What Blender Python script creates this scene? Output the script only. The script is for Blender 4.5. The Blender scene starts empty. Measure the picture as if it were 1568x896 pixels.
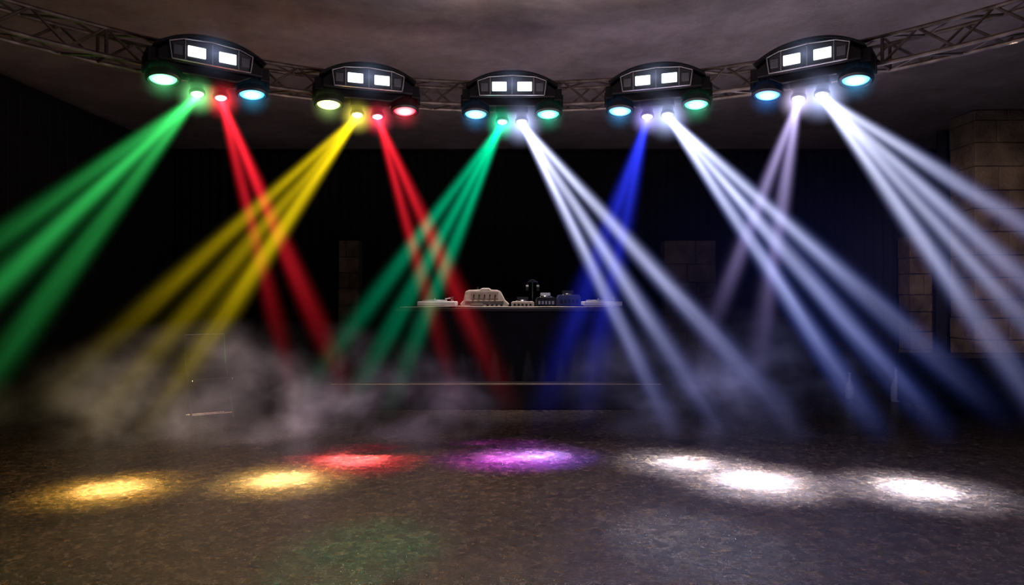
import bpy, bmesh, math, random
from mathutils import Vector, Matrix
random.seed(7)
S = bpy.context.scene
S.view_settings.view_transform = 'Standard'
COL = S.collection

# ------------------------------------------------------------------ helpers
def add(name, data, parent=None, M=None):
    o = bpy.data.objects.new(name, data)
    COL.objects.link(o)
    if parent: o.parent = parent
    if M is not None: o.matrix_local = M
    return o
def empty(name, M=None):
    o = add(name, None, None, M); o.empty_display_size = .1; return o
def fin(name, bm, mat, parent=None, M=None, smooth=False, bevel=0):
    me = bpy.data.meshes.new(name); bmesh.ops.recalc_face_normals(bm, faces=bm.faces)
    if smooth:
        for f in bm.faces: f.smooth = True
    bm.to_mesh(me); bm.free(); me.materials.append(mat)
    o = add(name, me, parent, M)
    if smooth:
        try: me.set_sharp_from_angle(angle=math.radians(40))
        except Exception: pass
    if bevel:
        m = o.modifiers.new('bevel', 'BEVEL'); m.width = bevel; m.segments = 2; m.limit_method = 'ANGLE'
    return o
def T(x=0, y=0, z=0): return Matrix.Translation((x, y, z))
def R(a, ax): return Matrix.Rotation(math.radians(a), 4, ax)
def box(bm, c, s, M=None):
    m = Matrix.Translation(c) @ Matrix.Diagonal((s[0], s[1], s[2], 1))
    if M is not None: m = M @ m
    bmesh.ops.create_cube(bm, size=1, matrix=m)
def tube(bm, p0, p1, r, n=6, r2=None):
    p0, p1 = Vector(p0), Vector(p1); d = p1 - p0
    q = d.to_track_quat('Z', 'Y').to_matrix().to_4x4()
    bmesh.ops.create_cone(bm, cap_ends=True, segments=n, radius1=r, radius2=r if r2 is None else r2,
                          depth=d.length, matrix=Matrix.Translation((p0 + p1) / 2) @ q)
def lathe(bm, prof, n=32, M=None):
    rings = []
    for r, z in prof:
        ring = []
        for i in range(n):
            a = 2 * math.pi * i / n
            v = Vector((r * math.cos(a), r * math.sin(a), z))
            if M is not None: v = M @ v
            ring.append(bm.verts.new(v))
        rings.append(ring)
    for a, b in zip(rings, rings[1:]):
        for i in range(n):
            bm.faces.new((a[i], a[(i + 1) % n], b[(i + 1) % n], b[i]))
    return rings
def prism(bm, poly, y0, y1, M=None):
    def V(x, y, z):
        v = Vector((x, y, z)); return bm.verts.new(M @ v if M is not None else v)
    a = [V(x, y0, z) for x, z in poly]; b = [V(x, y1, z) for x, z in poly]
    bm.faces.new(a); bm.faces.new(b[::-1])
    n = len(poly)
    for i in range(n): bm.faces.new((a[i], b[i], b[(i + 1) % n], a[(i + 1) % n]))

class NT:
    def __init__(s, name):
        s.mat = bpy.data.materials.new(name); s.mat.use_nodes = True
        s.t = s.mat.node_tree; s.t.nodes.clear()
        s.out = s.t.nodes.new('ShaderNodeOutputMaterial')
    def n(s, typ, **kw):
        nd = s.t.nodes.new(typ)
        for k, v in kw.items(): setattr(nd, k, v)
        return nd
    def l(s, a, b): s.t.links.new(a, b)
    def put(s, v, sock):
        if isinstance(v, (int, float)): sock.default_value = v
        else: s.l(v, sock)
    def m(s, op, a, b=0.0, c=None, clamp=False):
        nd = s.n('ShaderNodeMath', operation=op, use_clamp=clamp)
        s.put(a, nd.inputs[0]); s.put(b, nd.inputs[1])
        if c is not None: s.put(c, nd.inputs[2])
        return nd.outputs[0]
    def ramp(s, fac, stops):
        nd = s.n('ShaderNodeValToRGB'); e = nd.color_ramp.elements
        while len(e) < len(stops): e.new(.5)
        for i, (p, c) in enumerate(stops):
            e[i].position = p; e[i].color = (*c, 1) if len(c) == 3 else c
        s.l(fac, nd.inputs[0]); return nd.outputs[0]
    def noise(s, vec, scale, detail=4, rough=.5, dist=0):
        nd = s.n('ShaderNodeTexNoise'); nd.inputs['Scale'].default_value = scale
        nd.inputs['Detail'].default_value = detail; nd.inputs['Roughness'].default_value = rough
        nd.inputs['Distortion'].default_value = dist
        s.l(vec, nd.inputs['Vector']); return nd.outputs[0]

def pbr(name, col, rough=.5, metal=0, nscale=8, var=.25, bump=0, bscale=40, **kw):
    k = NT(name); tc = k.n('ShaderNodeTexCoord').outputs['Object']
    b = k.n('ShaderNodeBsdfPrincipled'); k.l(b.outputs[0], k.out.inputs[0])
    f = k.noise(tc, nscale)
    lo = tuple(c * (1 - var) for c in col); hi = tuple(min(1, c * (1 + var)) for c in col)
    k.l(k.ramp(f, [(.3, lo), (.7, hi)]), b.inputs['Base Color'])
    b.inputs['Roughness'].default_value = rough; b.inputs['Metallic'].default_value = metal
    for kk, v in kw.items(): b.inputs[kk.replace('_', ' ')].default_value = v
    if bump:
        bp = k.n('ShaderNodeBump'); bp.inputs['Strength'].default_value = bump
        bp.inputs['Distance'].default_value = .02
        k.l(k.noise(tc, bscale, 5), bp.inputs['Height']); k.l(bp.outputs[0], b.inputs['Normal'])
    return k.mat
def emis(name, col, st, core=None, rad=.1):
    """lamp lens: saturated rim, hotter core"""
    k = NT(name); e = k.n('ShaderNodeEmission'); k.l(e.outputs[0], k.out.inputs[0])
    if core:
        tc = k.n('ShaderNodeTexCoord').outputs['Object']
        sx = k.n('ShaderNodeSeparateXYZ'); k.l(tc, sx.inputs[0])
        r = k.m('DIVIDE', k.m('SQRT', k.m('ADD', k.m('MULTIPLY', sx.outputs[0], sx.outputs[0]), k.m('MULTIPLY', sx.outputs[1], sx.outputs[1]))), rad)
        k.l(k.ramp(r, [(.35, core), (.95, col)]), e.inputs[0])
    else: e.inputs[0].default_value = (*col, 1)
    e.inputs[1].default_value = st
    return k.mat

BLACK = pbr('black_plastic', (.007, .007, .009), .4, 0, 12, .3, Specular_IOR_Level=.4)
BLKMET = pbr('black_metal', (.008, .008, .010), .42, .3, 20, .3)
TRUSS = pbr('truss_metal', (.17, .14, .125), .34, .85, 9, .5)
CLOTH = pbr('black_cloth', (.006, .006, .010), .95, 0, 4, .4, .3, 200)
CURT = pbr('curtain_velvet', (.005, .005, .008), .95, 0, 3, .5)
CHROME = pbr('chrome', (.6, .6, .6), .15, 1, 5, .1)
STONE = pbr('stone', (.13, .095, .07), .9, 0, 3, .6, .9, 22)
IVORY = pbr('ivory_plastic', (.50, .41, .34), .5, 0, 14, .25)
SILVER = pbr('silver_plastic', (.5, .5, .52), .3, .5, 10, .15)
STAGE = pbr('stage_black', (.012, .010, .010), .45, 0, 5, .4)
TRIM = pbr('stage_trim', (.28, .22, .17), .35, .8, 5, .3)
WALL = pbr('wall_dark_paint', (.010, .009, .011), .85, 0, 2, .3, .2, 10)
LENSG = pbr('window_glass_dark', (.06, .065, .075), .2, .2, 6, .2)

# ------------------------------------------------------------------ room
XL, XR, YB, YF, ZC = -5.95, 7.6, 12.1, -3.0, 4.0
def slab(name, c, s, mat):
    bm = bmesh.new(); box(bm, c, s); return fin(name, bm, mat)
k = NT('polished_concrete_floor')
tc = k.n('ShaderNodeTexCoord').outputs['Object']
b = k.n('ShaderNodeBsdfPrincipled'); k.l(b.outputs[0], k.out.inputs[0])
n1 = k.noise(tc, 1.3, 5, .6); n2 = k.noise(tc, 13, 8, .78, .4)
mixv = k.n('ShaderNodeMixRGB', blend_type='ADD'); mixv.inputs[0].default_value = .32
nv = k.n('ShaderNodeTexNoise'); nv.inputs['Scale'].default_value = 6; nv.inputs['Detail'].default_value = 5; k.l(tc, nv.inputs['Vector'])
k.l(tc, mixv.inputs[1]); k.l(nv.outputs['Color'], mixv.inputs[2])
vo = k.n('ShaderNodeTexVoronoi', feature='DISTANCE_TO_EDGE'); vo.inputs['Scale'].default_value = 8; k.l(mixv.outputs[0], vo.inputs['Vector'])
vein = k.m('SUBTRACT', 1, k.m('DIVIDE', vo.outputs['Distance'], .028, clamp=True))
vein = k.m('MULTIPLY', vein, k.m('MULTIPLY', k.m('SUBTRACT', k.noise(tc, 5, 5, .65), .45, clamp=True), 8, clamp=True))
fleck = k.m('MULTIPLY', k.m('SUBTRACT', k.noise(tc, 38, 3, .65), .58, clamp=True), 12, clamp=True)
base = k.ramp(k.m('ADD', k.m('MULTIPLY', n2, .75), k.m('MULTIPLY', n1, .25)), [(.40, (.007, .005, .004)), (.50, (.030, .021, .014)), (.62, (.115, .078, .050))])
mx = k.n('ShaderNodeMixRGB'); k.l(k.m('MAXIMUM', vein, k.m('MULTIPLY', fleck, .7)), mx.inputs[0]); k.l(base, mx.inputs[1]); mx.inputs[2].default_value = (.42, .29, .17, 1)
k.l(mx.outputs[0], b.inputs['Base Color'])
k.l(k.m('MULTIPLY_ADD', n2, .35, .08), b.inputs['Roughness'])
b.inputs['Specular IOR Level'].default_value = .8
bp = k.n('ShaderNodeBump'); bp.inputs['Strength'].default_value = 1.0; bp.inputs['Distance'].default_value = .018
k.l(k.m('ADD', k.noise(tc, 24, 6, .7), k.m('MULTIPLY', vein, .35)), bp.inputs['Height']); k.l(bp.outputs[0], b.inputs['Normal'])
b.inputs['Coat Weight'].default_value = .7; b.inputs['Coat Roughness'].default_value = .12; b.inputs['Coat IOR'].default_value = 1.8
bp2 = k.n('ShaderNodeBump'); bp2.inputs['Strength'].default_value = .5; bp2.inputs['Distance'].default_value = .01
k.l(k.noise(tc, 26, 5, .7), bp2.inputs['Height']); k.l(bp2.outputs[0], b.inputs['Coat Normal'])
FLOOR = k.mat
k = NT('concrete_ceiling')
tc = k.n('ShaderNodeTexCoord').outputs['Object']
b = k.n('ShaderNodeBsdfPrincipled'); k.l(b.outputs[0], k.out.inputs[0])
k.l(k.ramp(k.m('ADD', k.m('MULTIPLY', k.noise(tc, .8, 6, .65, .3), .65), k.m('MULTIPLY', k.noise(tc, 4, 7, .75), .35)),
    [(.36, (.16, .135, .135)), (.5, (.25, .22, .22)), (.64, (.38, .33, .32))]), b.inputs['Base Color'])
b.inputs['Roughness'].default_value = .9
bp = k.n('ShaderNodeBump'); bp.inputs['Strength'].default_value = .5; bp.inputs['Distance'].default_value = .02
k.l(k.noise(tc, 6, 8, .7), bp.inputs['Height']); k.l(bp.outputs[0], b.inputs['Normal'])
CEIL = k.mat
W, D = XR - XL, YB - YF
slab('floor', ((XL + XR) / 2, (YB + YF) / 2, -.05), (W + .4, D + .4, .1), FLOOR)
slab('ceiling', ((XL + XR) / 2, (YB + YF) / 2, ZC + .05), (W + .4, D + .4, .1), CEIL)
slab('wall_left', (XL - .1, (YB + YF) / 2, ZC / 2), (.2, D, ZC), WALL)
slab('wall_right', (XR + .1, (YB + YF) / 2, ZC / 2), (.2, D, ZC), WALL)
slab('wall_back', ((XL + XR) / 2, YB + .1, ZC / 2), (W, .2, ZC), WALL)
slab('wall_front', ((XL + XR) / 2, YF - .1, ZC / 2), (W, .2, ZC), WALL)
slab('trim_1', ((XL + XR) / 2, YB - .06, ZC - .05), (W, .12, .1), WALL)

def curtain(name, p0, p1, nrm, z0=.02, z1=3.9, amp=.05, per=.17):
    bm = bmesh.new(); p0, p1, nrm = Vector(p0), Vector(p1), Vector(nrm)
    L = (p1 - p0).length; n = int(L / .028); rows = [z0, .8, 2.2, z1]
    grid = []
    for z in rows:
        row = []
        g = .55 + .45 * (1 - (z - z0) / (z1 - z0))
        for i in range(n + 1):
            s = L * i / n
            o = amp * g * (math.sin(2 * math.pi * s / per + .8 * math.sin(s * 1.7)) + .5 * math.sin(s * 11.3 + z))
            v = p0 + (p1 - p0) * (i / n) + nrm * o
            row.append(bm.verts.new((v.x, v.y, z)))
        grid.append(row)
    for a, b2 in zip(grid, grid[1:]):
        for i in range(n): bm.faces.new((a[i], a[i + 1], b2[i + 1], b2[i]))
    return fin(name, bm, CURT, smooth=True)
curtain('stage_curtain', (XL + .15, YB - .3, 0), (6.75, YB - .3, 0), (0, 1, 0))
curtain('stage_curtain', (XL + .15, 3.2, 0), (XL + .15, YB - .45, 0), (1, 0, 0))
curtain('stage_curtain', (6.5, 10.45, 0), (7.1, 10.45, 0), (0, 1, 0), z1=3.95)

def stone_pillar(x0, x1, y0, y1, z1, bh=.3):
    bm = bmesh.new(); z = 0; r = 0
    while z < z1 - .02:
        h = min(bh * random.uniform(.8, 1.15), z1 - z)
        if z1 - z - h < .08: h = z1 - z
        w = x1 - x0; nb = max(1, round(w / .45)); cuts = [0]
        for i in range(1, nb): cuts.append((i + (.25 if r % 2 else -.2) * random.uniform(.6, 1)) / nb)
        if nb == 1 and r % 2: cuts.append(random.uniform(.35, .65))
        cuts.append(1)
        for a, c in zip(cuts, cuts[1:]):
            j = random.uniform(-.012, .018)
            box(bm, (x0 + w * (a + c) / 2, (y0 + y1) / 2 - j, z + h / 2), (w * (c - a) - .008, y1 - y0, h - .008))
        z += h; r += 1
    box(bm, ((x0 + x1) / 2, (y0 + y1) / 2 + .03, z1 / 2), ((x1 - x0) - .06, y1 - y0 - .06, z1 - .01))
    return fin('stone_pillar', bm, STONE, bevel=.012)
stone_pillar(6.38, 7.55, 9.4, 9.95, 3.99)
stone_pillar(6.5, 7.1, 11.15, 11.5, 2.4)
stone_pillar(-2.85, -2.52, 11.2, 11.5, 2.33)
stone_pillar(2.5, 3.35, 11.2, 11.5, 2.33)

# ------------------------------------------------------------------ circular truss
CX, CY, TR, TZ, HW = 0, 2.15, 4.12, 3.24, .1
bm = bmesh.new(); N = 108
def rp(i, r, z):
    a = 2 * math.pi * i / N; return (CX + r * math.sin(a), CY + r * math.cos(a), z)
cor = [(TR - HW, TZ - HW), (TR + HW, TZ - HW), (TR + HW, TZ + HW), (TR - HW, TZ + HW)]
for i in range(N):
    for r, z in cor: tube(bm, rp(i, r, z), rp(i + 1, r, z), .017, 8)
    for j in range(4):
        a, c = cor[j], cor[(j + 1) % 4]
        if i % 2: a, c = c, a
        tube(bm, rp(i, *a), rp(i + 1, *c), .0105, 6)
    if i % 9 == 4:
        for j in range(4): tube(bm, rp(i, *cor[j]), rp(i, *cor[(j + 1) % 4]), .012, 6)
for i in (30, 46, 62, 78):
    p = rp(i, TR, TZ + HW); tube(bm, p, (p[0], p[1], ZC), .006, 6)
    for r in (TR - HW, TR + HW): tube(bm, rp(i, r, TZ + HW), p, .008, 6)
fin('lighting_truss', bm, TRUSS, smooth=True)

# ------------------------------------------------------------------ beam volume material
def beam_mat(name, col, far, B, L, r0, sl, p, seed):
    k = NT(name); tc = k.n('ShaderNodeTexCoord').outputs['Object']
    sx = k.n('ShaderNodeSeparateXYZ'); k.l(tc, sx.inputs[0]); x, y, z = sx.outputs
    rr = k.m('ADD', k.m('MULTIPLY', x, x), k.m('MULTIPLY', y, y))
    Rz = k.m('MULTIPLY_ADD', z, sl, r0)
    u = k.m('SUBTRACT', 1, k.m('DIVIDE', rr, k.m('MULTIPLY', Rz, Rz)), clamp=True)
    u2 = k.m('MULTIPLY', u, u)
    rad = k.m('MULTIPLY_ADD', k.m('MULTIPLY', u2, u), k.m('MULTIPLY', u2, u), k.m('MULTIPLY', u2, .20))
    s = k.m('DIVIDE', z, L, clamp=True)
    fade = k.m('POWER', k.m('SUBTRACT', 1, s), p)
    near = k.m('ADD', .92, k.m('DIVIDE', .42, k.m('ADD', z, .14)))
    mp = k.n('ShaderNodeMapping'); mp.inputs['Scale'].default_value = (9, 9, 1.1); mp.inputs['Location'].default_value = (seed * 3.1, seed, seed * 1.7)
    k.l(tc, mp.inputs[0])
    nz = k.m('MULTIPLY_ADD', k.noise(mp.outputs[0], 1, 1), 1.8, .1)
    e = k.m('DIVIDE', k.m('MULTIPLY', k.m('MULTIPLY', rad, fade), k.m('MULTIPLY', near, nz)), Rz)
    em = k.n('ShaderNodeEmission'); k.l(k.m('MULTIPLY', e, B * 1.6), em.inputs[1])
    mx = k.n('ShaderNodeMixRGB'); k.l(k.m('ADD', k.m('MULTIPLY', s, 1.0), k.m('SUBTRACT', .6, k.m('MULTIPLY', u2, .65)), clamp=True), mx.inputs[0])
    mx.inputs[1].default_value = (*col, 1); mx.inputs[2].default_value = (*far, 1); k.l(mx.outputs[0], em.inputs[0])
    k.l(em.outputs[0], k.out.inputs['Volume'])
    k.mat.cycles.volume_step_rate = .3
    return k.mat
def glow_mat(name, col, B, rad):  # emissive ball that paints a lamp's bloom into the air
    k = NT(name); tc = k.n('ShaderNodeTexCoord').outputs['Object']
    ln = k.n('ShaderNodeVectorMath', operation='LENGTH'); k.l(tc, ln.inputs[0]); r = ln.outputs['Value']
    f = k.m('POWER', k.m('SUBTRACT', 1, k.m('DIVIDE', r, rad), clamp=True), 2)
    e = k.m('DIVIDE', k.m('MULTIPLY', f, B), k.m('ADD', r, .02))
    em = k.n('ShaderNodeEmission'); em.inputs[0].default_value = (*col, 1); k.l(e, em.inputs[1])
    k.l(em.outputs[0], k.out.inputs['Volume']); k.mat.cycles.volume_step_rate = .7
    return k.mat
def spot(name, parent, p, tgt, col, W, ang, blend=1, size=.03):
    d = bpy.data.lights.new(name, 'SPOT'); d.energy = W; d.color = col; d.spot_size = math.radians(ang)
    d.spot_blend = blend; d.shadow_soft_size = size
    p, tgt = Vector(p), Vector(tgt)
    q = (p - tgt).to_track_quat('Z', 'Y').to_matrix().to_4x4()
    return add(name, d, parent, Matrix.Translation(p) @ q)

# ------------------------------------------------------------------ light fixtures
WHT = emis('strobe_panel_lit', (.85, .92, 1), 2.4)
def stage_light(theta, parL, s1, s2, parR, beams, pools, wash, washW):
    a = math.radians(theta)
    Mw = T(CX + 3.9 * math.sin(a), CY + 3.9 * math.cos(a), 3.14) @ R(-theta, 'Z')
    E = empty('stage_light_bar', Mw); inv = Mw.inverted()
    # domed body
    def arc(hw, z0, zt, n=18):
        pts = [(-hw, z0)]
        for i in range(n + 1):
            t = -1 + 2 * i / n
            pts.append((hw * t, z0 + .07 + (zt - z0 - .07) * (1 - abs(t) ** 2.3)))
        pts.append((hw, z0)); return pts
    bm = bmesh.new()
    prism(bm, arc(.375, 0, .205), -.12, .13)
    prism(bm, [(-.33, 0), (-.2, -.07), (.2, -.07), (.33, 0)], -.09, .1)
    fin('housing', bm, BLACK, E, bevel=.01)
    bm = bmesh.new()                       # hood rim following the dome
    o = arc(.40, .03, .222, 24)[1:-1]; i_ = arc(.385, .03, .205, 24)[1:-1]
    for (x0, z0), (x1, z1), (u0, w0), (u1, w1) in zip(o, o[1:], i_, i_[1:]):
        prism(bm, [(x0, z0), (x1, z1), (u1, w1), (u0, w0)], -.165, .15)
    bmesh.ops.remove_doubles(bm, verts=bm.verts, dist=1e-4)
    fin('hood', bm, BLKMET, E, smooth=True)
    # strobe window
    bm = bmesh.new()
    prism(bm, [(-.27, .022), (-.285, .135), (-.2, .165), (0, .178), (.2, .165), (.285, .135), (.27, .022)], -.128, -.11)
    fin('strobe_window', bm, LENSG, E, bevel=.004)
    bm = bmesh.new()
    pts = [(-.28, .014), (-.297, .14), (-.2, .174), (0, .188), (.2, .174), (.297, .14), (.28, .014), (-.28, .014)]
    for (x0, z0), (x1, z1) in zip(pts, pts[1:]): tube(bm, (x0, -.132, z0), (x1, -.132, z1), .005, 6)
    for x in (-.19, 0, .19): tube(bm, (x, -.131, .016), (x, -.131, .17), .003, 6)
    fin('window_frame', bm, SILVER, E, smooth=True)
    bm = bmesh.new()
    for x in (-.11, .11):
        box(bm, (x, -.132, .09), (.125, .01, .08)); 
    fin('strobe_panels', bm, WHT, E, bevel=.004)
    bm = bmesh.new()
    for x in (-.24, .24):
        box(bm, (x, -.131, .085), (.06, .006, .07))
    fin('side_panels', bm, pbr('led_panel_idle', (.12, .13, .15), .3), E, bevel=.003)
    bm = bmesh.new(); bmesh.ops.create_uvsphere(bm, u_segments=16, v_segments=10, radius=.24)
    fin('strobe_bloom', bm, glow_mat('painted_glow', (.45, .55, .9), .10, .24), E, T(0, -.2, .09))
    # lower frame, yokes, end caps, clamps
    bm = bmesh.new()
    tube(bm, (-.43, .0, -.015), (.43, .0, -.015), .02, 10)
    for sx in (-1, 1):
        box(bm, (sx * .40, .0, .03), (.07, .2, .10)); box(bm, (sx * .435, 0, -.02), (.03, .12, .12))
        box(bm, (sx * .25, .16, .07), (.05, .06, .2)); tube(bm, (sx * .25, .13, .2), (sx * .25, .24, .2), .022, 8)
        for q in (-1, 1): box(bm, (sx * .32 + q * .108, -.02, -.07), (.01, .04, .13))
    box(bm, (0, -.02, -.09), (.28, .1, .05)); 
    for sx in (-1, 1): box(bm, (sx * .085, -.02, -.13), (.02, .05, .09))
    for i in range(9): box(bm, (-.16 + i * .04, .135, .08), (.008, .02, .13))
    fin('bracket', bm, BLKMET, E, bevel=.006)
    # par cans
    for nm, sx, c in (('par_can_1', -1, parL), ('par_can_2', 1, parR)):
        M = T(sx * .32, -.03, -.125) @ R(-13, 'X')
        bm = bmesh.new()
        lathe(bm, [(0.001, .14), (.05, .14), (.075, .125), (.085, .09), (.088, .045), (.115, .04), (.122, .02), (.122, -.004), (.106, -.018), (.098, -.006), (.094, .012), (.001, .012)], 36, M)
        for i in range(14):
            t = 2 * math.pi * i / 14; box(bm, (.086 * math.cos(t), .086 * math.sin(t), .075), (.014, .004, .06), M)
        fin(nm, bm, BLKMET, E, smooth=True)
        bm = bmesh.new(); lathe(bm, [(.093, .003), (.07, -.004), (.035, -.009), (.001, -.011)], 32)
        core = tuple(.45 + .55 * v for v in c)
        fin(nm.replace('can', 'lens'), bm, emis('lens_par', c, 2.6, core, .093), E, M, smooth=True)
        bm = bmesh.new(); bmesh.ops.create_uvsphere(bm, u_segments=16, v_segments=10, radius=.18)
        fin(nm.replace('can', 'haze'), bm, glow_mat('painted_glow', c, .32, .18), E, M @ T(0, 0, -.02))
    # beam heads
    org = []
    for nm, sx, c in (('beam_head_1', -1, s1), ('beam_head_2', 1, s2)):
        M = T(sx * .085, -.03, -.190) @ R(-18, 'X')
        bm = bmesh.new()
        lathe(bm, [(.001, .1), (.03, .1), (.045, .08), (.05, .02), (.058, .015), (.058, -.005), (.048, -.01), (.046, .002), (.001, .002)], 28, M)
        fin(nm, bm, BLACK, E, smooth=True)
        bm = bmesh.new(); lathe(bm, [(.046, -.003), (.03, -.012), (.001, -.018)], 24)
        fin(nm.replace('head', 'lens'), bm, emis('lens_beam', c, 6, tuple(.6 + .4 * v for v in c), .046), E, M, smooth=True)
        white = min(c) > .7
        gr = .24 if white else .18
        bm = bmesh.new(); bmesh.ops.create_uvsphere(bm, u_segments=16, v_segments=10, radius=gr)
        fin(nm.replace('beam_head', 'painted_glow'), bm, glow_mat('painted_glow', (.50, .58, 1) if white else c, 1.3, gr), E, M @ T(0, 0, -.02))
        org.append(M @ Vector((0, 0, -.02)))
    # self-lit cones painting the beams, no light is scattered in them
    for j, (h, tgt, mul, col, far, B, p, sl) in enumerate(beams):
        o_ = org[h]; t = inv @ Vector(tgt); d = t - o_; L = d.length * mul; r0 = .048; sl *= 2.25
        bm = bmesh.new(); lathe(bm, [(.0005, 0), (r0, 0.0), (r0 + sl * L, L), (.0005, L)], 20)
        bmesh.ops.remove_doubles(bm, verts=bm.verts, dist=.0011)
        q = d.to_track_quat('Z', 'Y').to_matrix().to_4x4()
        fin('light_beam_%d' % (j + 1), bm, beam_mat('light_beam_haze', col, far, B, L, r0, sl, p, random.random() * 9), E, Matrix.Translation(o_) @ q)
    for sx, tgt, col, Wt, ang in pools:
        p = Vector((sx * .32, -.06, -.165)); tl = inv @ Vector(tgt)
        spot('floor_spot', E, p, tl, tuple(.14 + .86 * c for c in col), Wt * 4.4, ang, 1, .09)
        spot('floor_spot_spill', E, p, tl, col, Wt * .9, ang * 2.0, 1, .14)
    tg = inv @ Vector((Mw.translation.x * 1.1, 4.6, 0))
    spot('wash', E, (0, -.1, -.25), tg, wash, washW, 150, 1, .05)  # added broad fill, not one of the fixture's own lamps
    return E, inv

G1 = (.04, .64, .12); RD = (.85, .015, .03); YE = (.80, .58, .005); G2 = (.0, .58, .25)
WB = (.74, .78, 1.0); BL = (.025, .04, .95); LV = (.58, .50, .9); FB = (.11, .17, .80); FW = (.23, .25, .75); FL = (.3, .22, .65)
stage_light(-37, (.15, .9, .3), (.25, 1, .3), (1, .04, .06), (.05, .5, .9),
    [(0, (-3.75, 5, 1.83), 1.6, G1, G1, .34, 1.8, .028), (0, (-3.75, 5, 1.50), 1.7, G1, G1, .60, 1.7, .032), (0, (-3.75, 5, .92), 1.5, G1, G1, .36, 1.9, .030),
     (1, (-1.87, 5.6, .945), 1.3, RD, RD, .46, 2.0, .024), (1, (-1.495, 5.6, .945), 1.3, RD, RD, .62, 1.9, .028)],
    [(-1, (-2.92, 5.0, 0), (1, .60, .08), 3400, 11.5), (1, (-1.77, 5.26, 0), (1, .68, .18), 3400, 11.5)], (1, .66, .32), 165)
stage_light(-18.6, (.6, .9, .25), (1, .85, .1), (1, .05, .1), (1, .04, .08),
    [(0, (-3.46, 5.7, .936), 1.25, YE, YE, .42, 2.0, .024), (0, (-3.21, 5.7, .664), 1.28, YE, YE, .44, 1.9, .026), (0, (-2.69, 5.7, .827), 1.38, YE, YE, .74, 1.9, .030),
     (1, (-.557, 6.2, .658), 1.2, RD, RD, .40, 2.0, .024), (1, (-.113, 6.2, .6), 1.2, RD, RD, .60, 2.0, .03)],
    [(1, (-1.36, 5.9, 0), (1, .02, .06), 4200, 13)], (1, .64, .33), 120)
E3, inv3 = stage_light(0, (.08, .45, 1), (.05, 1, .5), (.8, .88, 1), (.05, .85, .5),
    [(0, (-1.655, 6.2, .836), 1.28, G2, G2, .48, 1.9, .026), (0, (-1.34, 6.2, .658), 1.25, G2, G2, .58, 1.9, .026), (0, (-1.0, 6.2, .688), 1.26, G2, G2, .52, 1.9, .026),
     (1, (1.53, 6.5, .125), 1.04, WB, FW, .9, 1.25, .021), (1, (1.966, 6.5, .156), 1.05, WB, FW, .8, 1.25, .025), (1, (2.62, 6.5, .249), 1.07, WB, FW, .8, 1.35, .025)],
    [(-1, (-.05, 6.1, 0), (.6, .03, 1), 4200, 14), (1, (.24, 6.1, 0), (.22, .12, 1), 5400, 12)], (1, .68, .45), 90)
# added spots standing in for the centre beams' reflections on the floor
spot('reflection_fill_cool', E3, (.085, -.08, -.24), inv3 @ Vector((1.05, 3.95, 0)), (.55, .68, 1), 750, 19, 1, .1)
spot('reflection_fill_green', E3, (-.085, -.08, -.24), inv3 @ Vector((-.85, 3.8, 0)), (.05, 1, .35), 330, 17, 1, .1)
stage_light(18.7, (.08, .45, 1), (.4, .35, 1), (.8, .9, 1), (.08, .9, .45),
    [(0, (.368, 6.3, .586), 1.28, BL, BL, .42, 1.9, .045), (0, (.72, 6.3, .586), 1.28, BL, BL, .42, 1.9, .045),
     (1, (3.41, 6.3, .104), 1.03, WB, FB, .9, 1.3, .024), (1, (4.01, 6.3, .104), 1.03, WB, FB, .8, 1.35, .026), (1, (4.32, 6.3, .467), 1.15, WB, FB, .72, 1.8, .026)],
    [(1, (1.46, 5.8, 0), (.72, .74, 1), 4200, 12.5)], (.7, .6, .9), 80)
stage_light(36.5, (.06, .3, 1), (.72, .62, 1), (.8, .85, 1), (.1, .5, 1),
    [(0, (1.78, 5.8, 1.37), 1.5, LV, FL, .46, 2.0, .034), (0, (2.115, 5.8, 1.04), 1.35, LV, FL, .46, 1.9, .034),
     (1, (3.86, 5.3, .867), 1.4, WB, FW, .64, 1.4, .026), (1, (3.975, 5.3, 1.22), 1.6, WB, FW, .5, 1.4, .024),
     (1, (3.975, 5.3, 1.527), 1.6, WB, FW, .62, 1.4, .026), (1, (3.975, 5.3, 1.958), 1.6, WB, FW, .56, 1.4, .026)],
    [(-1, (1.87, 5.22, 0), (.74, .74, 1), 5000, 13), (1, (2.97, 5.0, 0), (.70, .72, 1), 4600, 13)], (.66, .58, 1), 115)

# ------------------------------------------------------------------ stage and booth
bm = bmesh.new()
box(bm, (-.2, 10.1, .155), (4.1, 3.2, .31))
fin('stage_platform', bm, STAGE, bevel=.01)
bm = bmesh.new(); tube(bm, (-2.25, 8.49, .315), (1.85, 8.49, .315), .010, 8); fin('trim_2', bm, TRIM)
E = empty('dj_booth', T(0.02, 9.15, .31))
bm = bmesh.new(); box(bm, (-.06, 0, .925), (2.92, .78, .045)); fin('table_top', bm, STAGE, E, bevel=.008)
bm = bmesh.new()
path = [(-1.34, .36), (-1.34, -.34), (1.38, -.34), (1.38, .36)]; pts = []
for (ax, ay), (bx, by) in zip(path, path[1:]):
    L = math.hypot(bx - ax, by - ay); n = int(L / .03)
    for i in range(n):
        t = i / n; s = t * L
        o = .012 * math.sin(s * 30) + .008 * math.sin(s * 13)
        nx, ny = (by - ay) / L, -(bx - ax) / L
        pts.append((ax + (bx - ax) * t, ay + (by - ay) * t, nx * o, ny * o))
rows = []
for z, g in ((0.005, 1.4), (.3, 1), (.7, .6), (.905, .1)):
    rows.append([bm.verts.new((x + u * g, y + v * g, z)) for x, y, u, v in pts])
for a, c in zip(rows, rows[1:]):
    for i in range(len(a) - 1): bm.faces.new((a[i], a[i + 1], c[i + 1], c[i]))
fin('cloth_skirt', bm, CLOTH, E, smooth=True)
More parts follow.
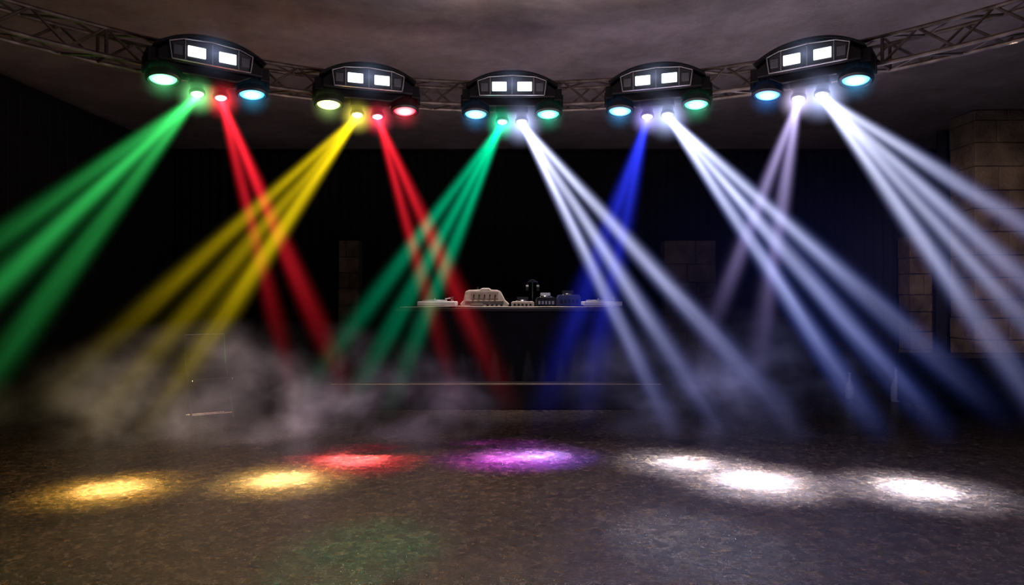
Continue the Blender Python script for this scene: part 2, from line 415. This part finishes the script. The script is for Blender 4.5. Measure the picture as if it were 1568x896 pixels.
bm = bmesh.new()
for x in (-1.25, 1.3):
    for y in (-.28, .3): tube(bm, (x, y, 0), (x, y, .91), .02, 8)
fin('legs', bm, BLKMET, E)
ZT = .31 + .9475
def turntable(x, y, mat, rot=0, s=1):
    E = empty('turntable', T(x, y, ZT) @ R(rot, 'Z'))
    bm = bmesh.new(); box(bm, (0, 0, .055), (.5 * s, .36, .06)); fin('plinth', bm, mat, E, bevel=.01)
    bm = bmesh.new()
    for a in (-.19, .19):
        for b_ in (-.14, .14): tube(bm, (a * s, b_, 0), (a * s, b_, .03), .025, 12)
    fin('feet', bm, BLACK, E)
    bm = bmesh.new(); lathe(bm, [(.001, .085), (.155, .085), (.165, .095), (.16, .105), (.01, .108), (.008, .125), (.001, .127)], 40, T(-.04, 0, 0)); fin('platter', bm, SILVER, E, smooth=True)
    bm = bmesh.new(); tube(bm, (.18 * s, .12, .08), (.18 * s, .12, .15), .022, 14); tube(bm, (.18 * s, .15, .14), (.17 * s, -.08, .135), .006, 8)
    tube(bm, (.17 * s, -.08, .135), (.11, -.12, .12), .009, 8); fin('tonearm', bm, CHROME, E)
WPL = pbr('white_plastic', (.75, .71, .68), .4, 0, 8, .1)
turntable(-.98, 9.02, WPL); turntable(1.18, 9.02, WPL)
E = empty('dj_mixer', T(-.36, 9.12, ZT))
bm = bmesh.new()
prism(bm, [(-.31, 0), (-.325, .05), (-.28, .1), (-.255, .215), (-.21, .235), (-.06, .24), (-.04, .262), (.06, .262), (.08, .24), (.17, .235), (.21, .215), (.27, .1), (.325, .05), (.31, 0)], -.14, .14)
fin('body', bm, IVORY, E, bevel=.012)
bm = bmesh.new()
box(bm, (0, -.141, .165), (.36, .004, .09)); box(bm, (0, -.143, .09), (.5, .008, .012)); box(bm, (-.1, -.143, .04), (.16, .008, .03))
fin('panel', bm, pbr('mixer_panel', (.30, .23, .18), .5), E, bevel=.002)
bm = bmesh.new()
for i in range(5): tube(bm, (-.14 + i * .07, -.145, .165), (-.14 + i * .07, -.158, .165), .010, 12)
for i in range(4): box(bm, (.04 + i * .06, -.145, .035), (.03, .02, .02))
tube(bm, (-.1, 0, .23), (-.1, 0, .28), .012, 8)
fin('controls', bm, BLACK, E)
def player(x, y, w, h, mat):
    E = empty('media_player', T(x, y, ZT))
    bm = bmesh.new(); prism(bm, [(-w / 2, 0), (-w / 2, h * .8), (-w / 2 + .02, h), (w / 2 - .02, h), (w / 2, h * .8), (w / 2, 0)], -.16, .16); fin('case', bm, mat, E, bevel=.006)
    bm = bmesh.new(); lathe(bm, [(.001, h + .02), (.08, h + .02), (.09, h + .01), (.09, h), (.001, h)], 28, T(0, -.02, 0)); fin('jog_wheel', bm, CHROME, E, smooth=True)
    bm = bmesh.new()
    for i in range(5): box(bm, (-w * .35 + i * w * .17, -.162, h * .5), (w * .1, .012, h * .3))
    box(bm, (0, .1, h + .03), (w * .5, .02, .06)); fin('buttons', bm, SILVER if mat is BLACK else BLACK, E)
player(.14, 9.0, .3, .085, IVORY); player(.445, 9.0, .26, .14, BLACK); player(.745, 9.02, .3, .17, pbr('blue_case', (.03, .04, .12), .4))
E = empty('headphone_stand', T(.28, 9.33, ZT))
bm = bmesh.new(); lathe(bm, [(.001, .015), (.07, .015), (.08, 0)], 24); tube(bm, (0, 0, 0), (0, 0, .36), .008, 8); box(bm, (0, 0, .35), (.14, .03, .014)); fin('stand', bm, CHROME, E)
bm = bmesh.new()
for i in range(12):
    a, c = math.pi * i / 12, math.pi * (i + 1) / 12
    tube(bm, (.075 * math.cos(a), 0, .29 + .085 * math.sin(a)), (.075 * math.cos(c), 0, .29 + .085 * math.sin(c)), .01, 6)
for sx in (-1, 1): tube(bm, (sx * .055, 0, .27), (sx * .09, 0, .27), .042, 18)
fin('headphones', bm, BLACK, E)
cu = bpy.data.curves.new('audio_cable', 'CURVE'); cu.dimensions = '3D'; cu.bevel_depth = .006
sp = cu.splines.new('NURBS'); cp = [(-1.45, 8.8, ZT + .012), (-1.1, 8.8, ZT + .012), (-.7, 8.83, ZT + .03), (-.5, 8.8, ZT + .01), (-.2, 8.82, ZT + .02), (.1, 8.8, ZT + .01), (.5, 8.81, ZT + .02), (.9, 8.8, ZT + .01), (1.3, 8.83, ZT + .02)]
sp.points.add(len(cp) - 1)
for p_, c_ in zip(sp.points, cp): p_.co = (*c_, 1)
sp.use_endpoint_u = True; cu.materials.append(IVORY); add('audio_cable', cu)

# ------------------------------------------------------------------ chair, road case, bottles
E = empty('folding_chair', T(-3.55, 8.0, 0) @ R(35, 'Z'))
bm = bmesh.new()
for sx in (-.22, .22):
    tube(bm, (sx, .2, 0), (sx, -.05, .55), .012, 8); tube(bm, (sx, -.24, 0), (sx, .16, .6), .012, 8)
    tube(bm, (sx, .16, .6), (sx, .24, .95), .012, 8)
for p, q in (((-.22, .24, .95), (.22, .24, .95)), ((-.22, .2, .01), (.22, .2, .01)), ((-.22, -.2, .06), (.22, -.2, .06)), ((-.22, -.2, .45), (.22, -.2, .45))): tube(bm, p, q, .01, 8)
fin('frame', bm, CHROME, E, smooth=True)
bm = bmesh.new(); box(bm, (0, -.02, .46), (.42, .4, .03)); fin('seat', bm, BLACK, E, bevel=.012)
bm = bmesh.new(); box(bm, (0, .22, .84), (.42, .02, .18), ); fin('backrest', bm, BLACK, E, bevel=.008)
E = empty('road_case', T(5.95, 8.55, 0))
bm = bmesh.new(); box(bm, (0, 0, .36), (1.78, .8, .6)); fin('case', bm, STAGE, E, bevel=.01)
bm = bmesh.new()
for x in (-.89, .89):
    for y in (-.4, .4): tube(bm, (x, y, .06), (x, y, .66), .012, 6)
for z in (.06, .5, .66):
    for y in (-.4, .4): tube(bm, (-.89, y, z), (.89, y, z), .01, 6)
    for x in (-.89, .89): tube(bm, (x, -.4, z), (x, .4, z), .01, 6)
for x in (-.45, .45): box(bm, (x, -.405, .42), (.1, .02, .12))
fin('edge_rails', bm, BLKMET, E)
bm = bmesh.new()
for x in (-.75, .75):
    for y in (-.3, .3): tube(bm, (x - .02, y, .035), (x + .02, y, .035), .035, 16); box(bm, (x, y, .055), (.06, .05, .02))
fin('casters', bm, BLACK, E)
k = NT('clear_glass'); g = k.n('ShaderNodeBsdfPrincipled'); k.l(g.outputs[0], k.out.inputs[0])
tcg = k.n('ShaderNodeTexCoord').outputs['Object']; k.l(k.ramp(k.noise(tcg, 5), [(0, (.85, .85, .9)), (1, (1, 1, 1))]), g.inputs['Base Color'])
g.inputs['Transmission Weight'].default_value = .4; g.inputs['Roughness'].default_value = .15
GLASS = k.mat
for x, y, s in ((5.12, 9.1, 1.0), (4.62, 9.35, .8)):
    bm = bmesh.new()
    lathe(bm, [(.001, .005), (.06, .005), (.07, .02), (.07, .2), (.05, .27), (.022, .32), (.02, .43), (.026, .435), (.026, .46), (.018, .46), (.015, .32), (.06, .2), (.06, .03), (.001, .03)], 32)
    fin('glass_bottle', bm, GLASS, None, T(x, y, 0) @ Matrix.Scale(s, 4), smooth=True)

# ------------------------------------------------------------------ smoke, glowing by itself in place of scattered lamp light
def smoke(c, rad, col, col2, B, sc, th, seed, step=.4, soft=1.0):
    k = NT('smoke_emission'); tc = k.n('ShaderNodeTexCoord').outputs['Object']
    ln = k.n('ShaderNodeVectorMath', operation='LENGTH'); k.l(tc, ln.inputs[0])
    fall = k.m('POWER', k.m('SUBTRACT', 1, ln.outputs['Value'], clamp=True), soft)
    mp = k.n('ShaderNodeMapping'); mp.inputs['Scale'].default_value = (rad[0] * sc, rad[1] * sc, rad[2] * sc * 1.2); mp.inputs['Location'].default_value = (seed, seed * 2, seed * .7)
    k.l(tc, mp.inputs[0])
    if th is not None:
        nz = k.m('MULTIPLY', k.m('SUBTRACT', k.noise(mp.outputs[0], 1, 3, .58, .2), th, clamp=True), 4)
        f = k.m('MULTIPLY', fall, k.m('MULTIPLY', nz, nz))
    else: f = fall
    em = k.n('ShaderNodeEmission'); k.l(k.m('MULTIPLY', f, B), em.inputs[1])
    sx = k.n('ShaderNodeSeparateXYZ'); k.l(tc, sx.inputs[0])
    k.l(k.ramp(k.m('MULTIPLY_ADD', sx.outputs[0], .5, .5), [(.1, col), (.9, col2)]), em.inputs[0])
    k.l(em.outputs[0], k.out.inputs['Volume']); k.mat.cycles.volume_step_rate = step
    bm = bmesh.new(); bmesh.ops.create_uvsphere(bm, u_segments=32, v_segments=20, radius=1)
    fin('self_lit_smoke', bm, k.mat, None, T(*c) @ Matrix.Diagonal((*rad, 1)), smooth=True)
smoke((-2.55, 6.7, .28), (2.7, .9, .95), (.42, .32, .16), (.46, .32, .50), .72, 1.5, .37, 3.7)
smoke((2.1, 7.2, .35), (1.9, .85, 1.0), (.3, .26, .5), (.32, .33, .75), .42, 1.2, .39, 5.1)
smoke((3.5, 7.2, 1.7), (3.4, .85, 1.7), (.06, .08, .5), (.10, .09, .4), .04, 1, None, 1, 1, 1.6)  # blue glow behind the beams, painted as a faint emissive cloud

# ------------------------------------------------------------------ added fill lights
def area(name, p, rot, sx, sy, W, col):
    d = bpy.data.lights.new(name, 'AREA'); d.shape = 'RECTANGLE'; d.size = sx; d.size_y = sy; d.energy = W; d.color = col
    return add(name, d, None, T(*p) @ rot)
area('ceiling_fill', (.8, 5.2, 1.9), R(180, 'X'), 4.0, 2.0, 42, (1, .80, .84))  # unseen panel added to brighten the ceiling
spot('booth_fill', None, (0, 8.6, 3.8), (-.05, 9.2, 1.2), (1, .88, .85), 420, 62, .8, .03)  # added to brighten the gear on the table
spot('pillar_fill', None, (3.4, 4.6, 3.1), (7.2, 10.2, 1.6), (1, .76, .62), 480, 44, 1, .05)  # added to brighten the stone at the right

w = bpy.data.worlds.new('world'); S.world = w; w.use_nodes = True
w.node_tree.nodes['Background'].inputs[0].default_value = (.02, .02, .03, 1); w.node_tree.nodes['Background'].inputs[1].default_value = .1

cam = bpy.data.cameras.new('camera'); cam.lens = 24; cam.sensor_width = 36
co = add('camera', cam, None, T(0, 0, 1.4) @ R(90.38, 'X')); S.camera = co
